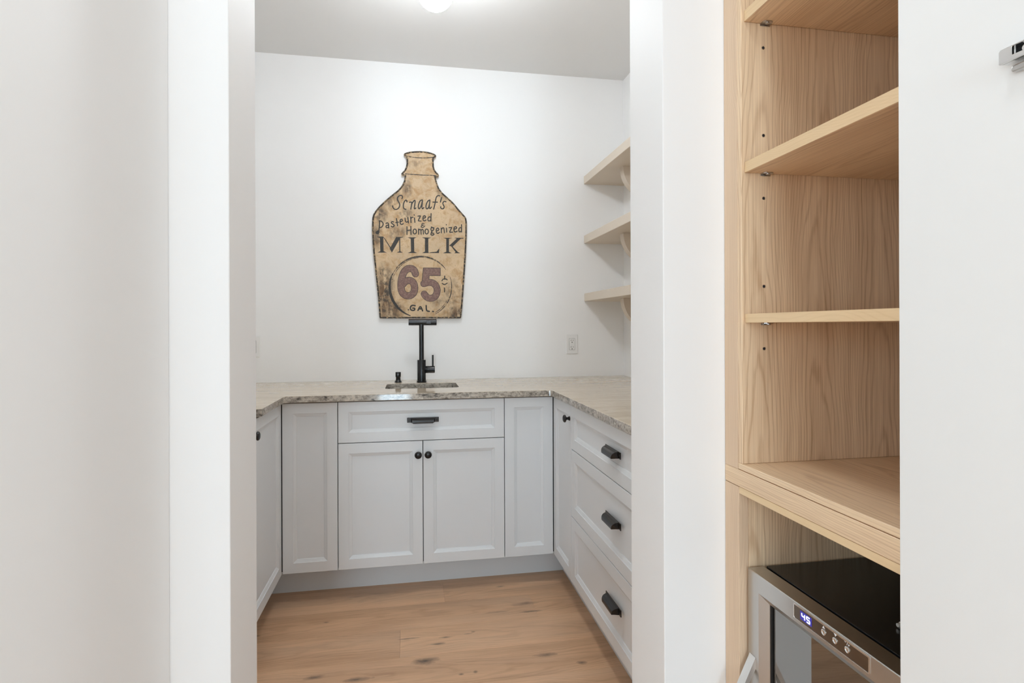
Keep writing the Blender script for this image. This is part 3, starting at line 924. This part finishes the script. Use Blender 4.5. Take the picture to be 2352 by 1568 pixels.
# ------------------------------------------------------------------ wall outlets
def outlet(x0, x1, z0, z1, label):
    cx, cz = (x0 + x1) / 2, (z0 + z1) / 2
    t = thing('wall_outlet', label, 'outlet', (cx, YB, cz), 'white outlets on the back wall')
    y = YB
    bm = bmesh.new()
    add_box(bm, (x0, y - 0.006, z0), (x1, y - 0.0002, z1), 0.0022, 2)
    obj('cover_plate', bm, M['plastic'], t)
    f = obj('receptacle', box((cx - 0.0168, y - 0.0085, cz - 0.0335), (cx + 0.0168, y - 0.0055, cz + 0.0335), 0.0010), M['plastic'], t)
    obj('surround_gap', curve_solid([round_rect(cx - 0.0178, cz - 0.0345, cx + 0.0178, cz + 0.0345, 0.002, 3), round_rect(cx - 0.0168, cz - 0.0335, cx + 0.0168, cz + 0.0335, 0.002, 3)[::-1]], 0.0004, 0.0001, XZ(y - 0.0062)), M['inside'], t)
    for s in (1, -1):
        c = cz + s * 0.0195
        for dx, hh in ((-0.0075, 0.0042), (0.0065, 0.0034)):
            obj('slot', box((cx + dx - 0.0010, y - 0.0088, c + 0.003 - hh), (cx + dx + 0.0010, y - 0.0084, c + 0.003 + hh)), M['gap'], f)
        obj('slot', lathe([(0.0, -0.0003), (0.0030, -0.0003)], (cx - 0.0005, y - 0.0086, c - 0.0085), 'Y', 14), M['gap'], f)
    for s in (1, -1):
        obj('test_button', box((cx - 0.008, y - 0.0094, cz - 0.0035 + s * 0.0036 - 0.0022), (cx + 0.008, y - 0.0083, cz - 0.0035 + s * 0.0036 + 0.0040 - 0.0022), 0.0004), M['plastic'], f)
    return t
outlet(0.9087, 0.9796, 1.0505, 1.1654, 'white double outlet on the back wall under the open shelves')
outlet(-0.8765, -0.8057, 1.0530, 1.1662, 'white wall plate at the left end of the back wall beside the doorway edge')

# ------------------------------------------------------------------ open shelves with quarter-round brackets
for zt, lab in ((2.1117, 'beige painted wall shelf, topmost of the three at the right'), (1.7566, 'beige painted wall shelf, middle one of the three at the right'), (1.4102, 'beige painted wall shelf, lowest of the three, nearest the outlet')):
    t = thing('wall_shelf', lab, 'shelf', (1.15, 2.4, zt - 0.047), 'open shelves on the right wall')
    obj('board', box((1.0221, 1.55, zt - 0.047), (XR - 0.0005, YB - 0.0008, zt), 0.0015), M['shelfpaint'], t)
    zb = zt - 0.047
    for yb in (2.836, 1.75):
        rr = XR - 1.112
        pts = [(XR - 0.0006, yb, zb - 0.0004)] + [(XR - 0.0006 - rr * math.cos(a), yb, zb - 0.0004 - rr * math.sin(a)) for a in [PI / 2 * k / 14 for k in range(15)]]
        bm = prism(pts, (0, 0.05, 0))
        obj('bracket', bm, M['shelfpaint'], t, smooth=0.6)

# ------------------------------------------------------------------ ceiling globe
GR = 0.0687
for GX, GY, GZ, lab in ((0.0952, 2.15, 2.4836, 'lit white globe light on the pantry ceiling'),):
    gl = thing('ceiling_light', lab, 'ceiling light', (GX, GY, ZC))
    obj('globe', lathe([(0.0, -GR)] + [(GR * math.sin(a), -GR * math.cos(a)) for a in [PI * k / 20 for k in range(1, 20)]] + [(0.0, GR)], (GX, GY, GZ), 'Z', 32), M['globe'], gl, smooth=1.5)
    obj('canopy', lathe([(0.0, -0.164), (0.030, -0.164), (0.032, -0.150), (0.012, -0.146), (0.012, -0.030), (0.060, -0.022), (0.062, -0.001), (0.0, -0.0005)], (GX, GY, ZC), 'Z', 28), M['black'], gl, smooth=0.5)

# ------------------------------------------------------------------ the milk bottle sign
YS = YB - 0.022
sg = thing('milk_bottle_sign', 'rusty tan bottle-shaped metal milk sign hung above the faucet', 'sign', (0.053, YB, 1.2629))
def S(u, v):
    s, t = u / 2352.0, v / 3000.0
    return (-0.2212 + s * 0.5588 - t * 0.0024, (1 - t) * (1.9914 + 0.0225 * s) + t * 1.2806)
def c2(p):
    return (p[0], p[1] + 1022.6)
def c3(p):
    return (p[0] * 1.0435, p[1] * 1.0435 + 1534)
def c4(p):
    return (p[0], p[1] - 920.3)
out = [c4(p) for p in [(785, 175), (775, 150), (790, 122), (850, 100), (930, 82), (1030, 74), (1140, 70), (1250, 76), (1350, 92), (1440, 115), (1510, 145), (1538, 180), (1530, 210), (1490, 235), (1478, 262), (1478, 350), (1485, 440), (1505, 510), (1540, 560), (1590, 610), (1603, 645), (1590, 675), (1530, 685), (1540, 740), (1555, 800), (1575, 860), (1605, 935), (1645, 995), (1690, 1050), (1800, 1150)]]
out += [(1905, 320), (1980, 400), (2080, 520), (2180, 630), (2235, 690), (2260, 740), (2270, 800), (2272, 900), (2270, 1080), (2266, 1200), (2255, 1442), (2247, 1600), (2238, 1743), (2202, 2264), (2170, 2713), (2136, 3050), (2128, 3068), (2108, 3078), (240, 3078), (222, 3070), (214, 3052), (183, 2630), (136, 2160), (94, 1743), (70, 1500), (58, 1323), (45, 1022), (45, 900), (52, 720), (70, 640), (110, 570), (200, 455), (320, 335), (450, 220), (560, 130), (640, 65), (690, 10), (745, -70), (778, -150), (795, -230), (795, -268), (725, -285), (716, -320), (740, -350), (790, -400), (825, -480), (842, -570), (838, -670), (825, -715)]
plate_pts = [S(*p) for p in out]
obj('plate', curve_solid([plate_pts], 0.016, 0.002, XZ(YS + 0.008)), M['plate'], sg)

def strokes(name, lines, width, mat, lift, conv=lambda p: p, closed=False, label=None, solid=0.0):
    """flat brush strokes lying on the plate; lines: lists of artwork points; width in artwork units (number, or list per point)"""
    bm = bmesh.new()
    y = YS - lift
    k = 0.5588 / 2352
    n = 10
    for ln in lines:
        P = [Vector(S(*conv(p))) for p in ln]
        ws = [width * k / 2] * len(P) if not isinstance(width, (list, tuple)) else [q * k / 2 for q in width]
        idx = list(range(len(P)))
        pairs = list(zip(idx, idx[1:])) + ([(idx[-1], 0)] if closed else [])
        for a, b in pairs:
            d = P[b] - P[a]
            if d.length < 1e-7:
                continue
            nn = Vector((-d.y, d.x)).normalized()
            q = [P[a] + nn * ws[a], P[b] + nn * ws[b], P[b] - nn * ws[b], P[a] - nn * ws[a]]
            bm.faces.new([bm.verts.new((v.x, y, v.y)) for v in q])
            y -= 1.5e-6
        for p, r_ in zip(P, ws):
            y -= 1.5e-6
            bm.faces.new([bm.verts.new((p.x + r_ * math.cos(2 * PI * i / n), y, p.y + r_ * math.sin(2 * PI * i / n))) for i in range(n)])
    for f in bm.faces:
        f.normal_update()
        if f.normal.y > 0:
            f.normal_flip()
    me = bpy.data.meshes.new(name)
    bm.to_mesh(me)
    bm.free()
    return link(name, me, mat, sg, label=label)

def polys(name, pl, mat, lift, conv, label=None):
    bm = bmesh.new()
    y = YS - lift
    for p in pl:
        y -= 2e-6
        f = bm.faces.new([bm.verts.new((q[0], y, q[1])) for q in [S(*conv(c)) for c in p]])
        f.normal_update()
        if f.normal.y > 0:
            f.normal_flip()
    me = bpy.data.meshes.new(name)
    bm.to_mesh(me)
    bm.free()
    return link(name, me, mat, sg, label=label)

def ell(cx, cy, rx, ry, n=18):
    return [(cx + rx * math.cos(2 * PI * i / n), cy + ry * math.sin(2 * PI * i / n)) for i in range(n + 1)]

def smooth(ln, it=2):
    for _ in range(it):
        q = [ln[0]]
        for a, b in zip(ln, ln[1:]):
            q += [(a[0] * 0.75 + b[0] * 0.25, a[1] * 0.75 + b[1] * 0.25), (a[0] * 0.25 + b[0] * 0.75, a[1] * 0.25 + b[1] * 0.75)]
        q.append(ln[-1])
        ln = q
    return ln

# raised worn rim: a bead just inside the outline
def rim_mesh():
    bm = bmesh.new()
    P = [Vector(p) for p in plate_pts]
    n = len(P)
    area2 = sum(P[i].x * P[(i + 1) % n].y - P[(i + 1) % n].x * P[i].y for i in range(n))
    sgn = 1 if area2 > 0 else -1
    rows = []
    for i in range(n):
        a, b, c = P[i - 1], P[i], P[(i + 1) % n]
        t1, t2 = (b - a).normalized(), (c - b).normalized()
        n1, n2 = Vector((-t1.y, t1.x)) * sgn, Vector((-t2.y, t2.x)) * sgn
        nn = (n1 + n2).normalized()
        sc = 1.0 / max(0.5, nn.dot(n1))
        rows.append([(b + nn * sc * o, h) for o, h in ((0.0000, -0.0005), (0.0012, 0.0022), (0.0050, 0.0030), (0.0080, 0.0016), (0.0095, -0.0005))])
    V = [[bm.verts.new((p.x, YS - h, p.y)) for p, h in rw] for rw in rows]
    for i in range(n):
        A, B = V[i], V[(i + 1) % n]
        for k in range(4):
            bm.faces.new((A[k], A[k + 1], B[k + 1], B[k]))
    return bm
obj('rim', rim_mesh(), M['rim'], sg, label='raised worn dark rim')

L1, L2 = 0.0006, 0.0012
sm = lambda ls: [smooth(l) for l in ls]
strokes('lettering', sm([
    [(735, 268), (752, 218), (720, 190), (680, 195), (640, 225), (625, 270), (640, 320), (675, 380), (685, 430), (660, 490), (610, 525), (560, 520), (525, 480), (515, 440)],
    [(850, 345), (845, 310), (820, 300), (785, 340), (765, 410), (765, 470), (785, 512), (825, 520)],
    [(908, 355), (955, 345), (965, 380), (950, 450), (940, 515)], [(955, 400), (1000, 330), (1035, 300), (1042, 340), (1030, 430), (1018, 490), (1030, 515), (1055, 488)],
    [(1210, 300), (1160, 310), (1120, 400), (1110, 470), (1130, 515), (1165, 480), (1195, 400), (1212, 300)], [(1212, 300), (1205, 400), (1198, 480), (1213, 515), (1245, 478)],
    [(1385, 300), (1340, 320), (1300, 400), (1290, 470), (1310, 515), (1345, 500), (1375, 430), (1387, 300)], [(1387, 300), (1377, 420), (1370, 480), (1390, 510), (1422, 468)],
    [(1618, 205), (1580, 195), (1545, 220), (1525, 280), (1510, 380), (1490, 460), (1475, 515)], [(1460, 350), (1565, 352)], [(1665, 245), (1635, 350)],
    [(1768, 345), (1735, 330), (1700, 350), (1690, 390), (1715, 430), (1730, 465), (1710, 505), (1670, 512), (1640, 480), (1645, 460)]]), 27, M['ink'], L1, label='hand-lettered word in slanted script at the top')
strokes('lettering', sm([
    [(218, 790), (214, 920), (198, 1040)], [(205, 790), (260, 795), (300, 840), (295, 900), (260, 945), (220, 945)],
    [(365, 850), (400, 832), (425, 860), (430, 960)], [(425, 895), (380, 890), (360, 930), (380, 960), (425, 935)],
    [(540, 815), (500, 805), (480, 835), (520, 865), (555, 890), (550, 920), (510, 935), (485, 915)],
    [(605, 735), (620, 820), (630, 905)], [(590, 832), (655, 820)],
    [(690, 815), (750, 790), (735, 750), (700, 755), (685, 800), (695, 860), (730, 880), (765, 855)],
    [(805, 725), (812, 800), (840, 830), (880, 795)], [(870, 710), (885, 840)], [(935, 700), (945, 830)], [(942, 745), (962, 705), (992, 708)],
    [(1025, 722), (1035, 825)], [(1020, 650), (1021, 658)], [(1105, 680), (1140, 675), (1170, 670), (1140, 730), (1110, 790), (1140, 793), (1178, 795)],
    [(1220, 735), (1290, 715), (1275, 670), (1240, 670), (1220, 720), (1230, 780), (1260, 795), (1297, 770)],
    [(1415, 620), (1410, 800)], [(1410, 710), (1370, 690), (1340, 730), (1340, 780), (1370, 800), (1405, 772)]]), 25, M['ink'], L1, label='hand-lettered word rising to the right')
strokes('lettering', [[(165, 1050), (190, 1040), (180, 1075), (150, 1070), (165, 1050)]], 55, M['ink'], L1)
strokes('lettering', sm([[(1250, 858), (1210, 850), (1190, 880), (1215, 895), (1238, 892)], [(1215, 895), (1180, 915), (1185, 940), (1225, 947), (1268, 910)]]), 22, M['ink'], L1)
strokes('lettering', sm([
    [(850, 928), (850, 1110)], [(940, 922), (945, 1110)], [(850, 1015), (940, 1005)], ell(1032, 1040, 40, 58), [(1120, 980), (1125, 1105)],
    [(1123, 1015), (1150, 985), (1175, 1000), (1180, 1105)], [(1180, 1015), (1205, 985), (1230, 1000), (1235, 1100)], ell(1312, 1040, 40, 58),
    ell(1442, 985, 32, 38), [(1440, 1030), (1415, 1065), (1465, 1080), (1490, 1108), (1450, 1132), (1405, 1115), (1418, 1078)], [(1420, 935), (1485, 958)],
    [(1535, 1030), (1605, 1010), (1585, 955), (1550, 965), (1535, 1020), (1550, 1078), (1580, 1090), (1612, 1060)],
    [(1655, 960), (1660, 1070)], [(1660, 990), (1695, 945), (1722, 965), (1730, 1068)], [(1780, 960), (1785, 1055)], [(1778, 878), (1779, 884)],
    [(1840, 950), (1880, 947), (1910, 945), (1880, 1000), (1850, 1060), (1890, 1057), (1925, 1055)],
    [(1960, 985), (2030, 970), (2015, 925), (1975, 930), (1955, 975), (1965, 1040), (2000, 1055), (2037, 1030)],
    [(2140, 880), (2140, 1052)], [(2140, 960), (2100, 945), (2075, 985), (2075, 1030), (2100, 1055), (2135, 1030)]]), 25, M['ink'], L1, label='hand-lettered word right of centre')
polys('letter', [[(225, 150), (305, 150), (310, 490), (235, 490)], [(145, 135), (300, 135), (320, 165), (225, 168)], [(165, 512), (385, 512), (315, 478), (232, 478)], [(298, 140), (330, 165), (505, 440), (470, 425)],
                 [(600, 145), (705, 150), (500, 512), (450, 420)], [(600, 145), (758, 145), (755, 158), (692, 168)], [(668, 160), (692, 160), (697, 490), (672, 490)], [(608, 512), (758, 512), (700, 482), (668, 482)]], M['ink'], L1, c2)
polys('letter', [[(935, 165), (1015, 165), (1020, 505), (945, 505)], [(860, 155), (1075, 155), (1015, 185), (935, 185)], [(865, 522), (1088, 522), (1020, 488), (940, 488)]], M['ink'], L1, c2)
polys('letter', [[(1270, 165), (1350, 165), (1350, 505), (1270, 505)], [(1200, 155), (1418, 160), (1350, 185), (1270, 185)], [(1200, 522), (1360, 522), (1350, 488), (1270, 488)], [(1350, 522), (1600, 522), (1545, 490), (1400, 505)], [(1600, 522), (1612, 420), (1592, 430), (1545, 490)]], M['ink'], L1, c2)
polys('letter', [[(1775, 170), (1840, 170), (1840, 505), (1775, 505)], [(1700, 165), (1915, 165), (1840, 190), (1775, 190)], [(1690, 527), (1908, 527), (1840, 492), (1775, 492)], [(1845, 350), (2035, 175), (2130, 180), (1925, 375)],
                 [(1963, 163), (2188, 165), (2190, 183), (2030, 188)], [(1880, 348), (1925, 365), (2065, 510), (2010, 515)], [(1963, 527), (2113, 527), (2060, 500), (2000, 500)]], M['ink'], L1, c2)
six = smooth([(1005, 480), (985, 410), (940, 365), (870, 352), (800, 375), (745, 440), (705, 540), (683, 660), (680, 780), (700, 890), (760, 955), (840, 978), (920, 955), (975, 890), (990, 790), (970, 690), (910, 630), (840, 622), (770, 655), (715, 720)])
fiv = smooth([(1190, 700), (1290, 668), (1390, 675), (1460, 730), (1498, 820), (1488, 920), (1440, 1000), (1350, 1035), (1260, 1010), (1200, 930)])
bar5 = [[(1190, 350), (1560, 350), (1560, 515), (1300, 512)], [(1190, 350), (1318, 352), (1300, 690), (1145, 735)]]
strokes('numeral', [six], 168, M['ink'], L1, c3)
strokes('numeral', [six], 146, M['maroon'], L2, c3, label='faded maroon figure six')
strokes('numeral', [fiv], 164, M['ink'], L1, c3)
polys('numeral', [[(1178, 338), (1572, 340), (1572, 526), (1300, 520)], [(1178, 338), (1330, 345), (1310, 690), (1132, 748)]], M['ink'], L1 + 0.0003, c3)
strokes('numeral', [fiv], 144, M['maroon'], L2, c3, label='faded maroon figure five')
polys('numeral', bar5, M['maroon'], L2 + 0.0003, c3)
def ring_arc(a0, a1, rx, ry, w0, w1, n=40):
    pts = [(1125 + rx * math.cos(math.radians(a0 + (a1 - a0) * i / n)), 770 - ry * math.sin(math.radians(a0 + (a1 - a0) * i / n))) for i in range(n + 1)]
    return pts, [w0 + (w1 - w0) * math.sin(PI * i / n) for i in range(n + 1)]
for a0, a1, rx, ry, w0, w1, mt in ((35, 160, 690, 680, 14, 40, 'ring'), (95, 175, 652, 652, 10, 16, 'ring'), (155, 250, 695, 690, 20, 62, 'ink'), (-62, 18, 700, 690, 10, 24, 'ring'), (-60, -25, 668, 658, 10, 20, 'ring')):
    pts, ws = ring_arc(a0, a1, rx, ry, w0, w1)
    strokes('ring_line', [pts], ws, M[mt], L1, c3)
strokes('cent_mark', [[(1665, 528), (1665, 600)], [(1603, 635), (1625, 600), (1665, 588), (1705, 598), (1722, 612)], [(1610, 692), (1640, 715), (1670, 718), (1722, 688)], [(1660, 795), (1660, 885)]], 24, M['ink'], L1, c3)
strokes('lettering', sm([[(998, 1195), (940, 1180), (895, 1210), (885, 1270), (925, 1303), (985, 1298), (992, 1250), (945, 1250)], [(1060, 1300), (1115, 1188), (1165, 1310)], [(1085, 1265), (1150, 1265)], [(1245, 1192), (1250, 1312), (1318, 1322)], [(1390, 1322), (1412, 1326)], [(845, 1285), (850, 1287)]]), 33, M['ink'], L1, c3, label='small capitals under the figures')
strokes('neck_line', sm([[(815, 178), (950, 215), (1140, 235), (1350, 233), (1490, 215)]]), 20, M['rim'], L1, c4)
strokes('neck_line', sm([[(815, 605), (1000, 622), (1200, 637), (1400, 640), (1560, 650)]]), 20, M['rim'], L1, c4)
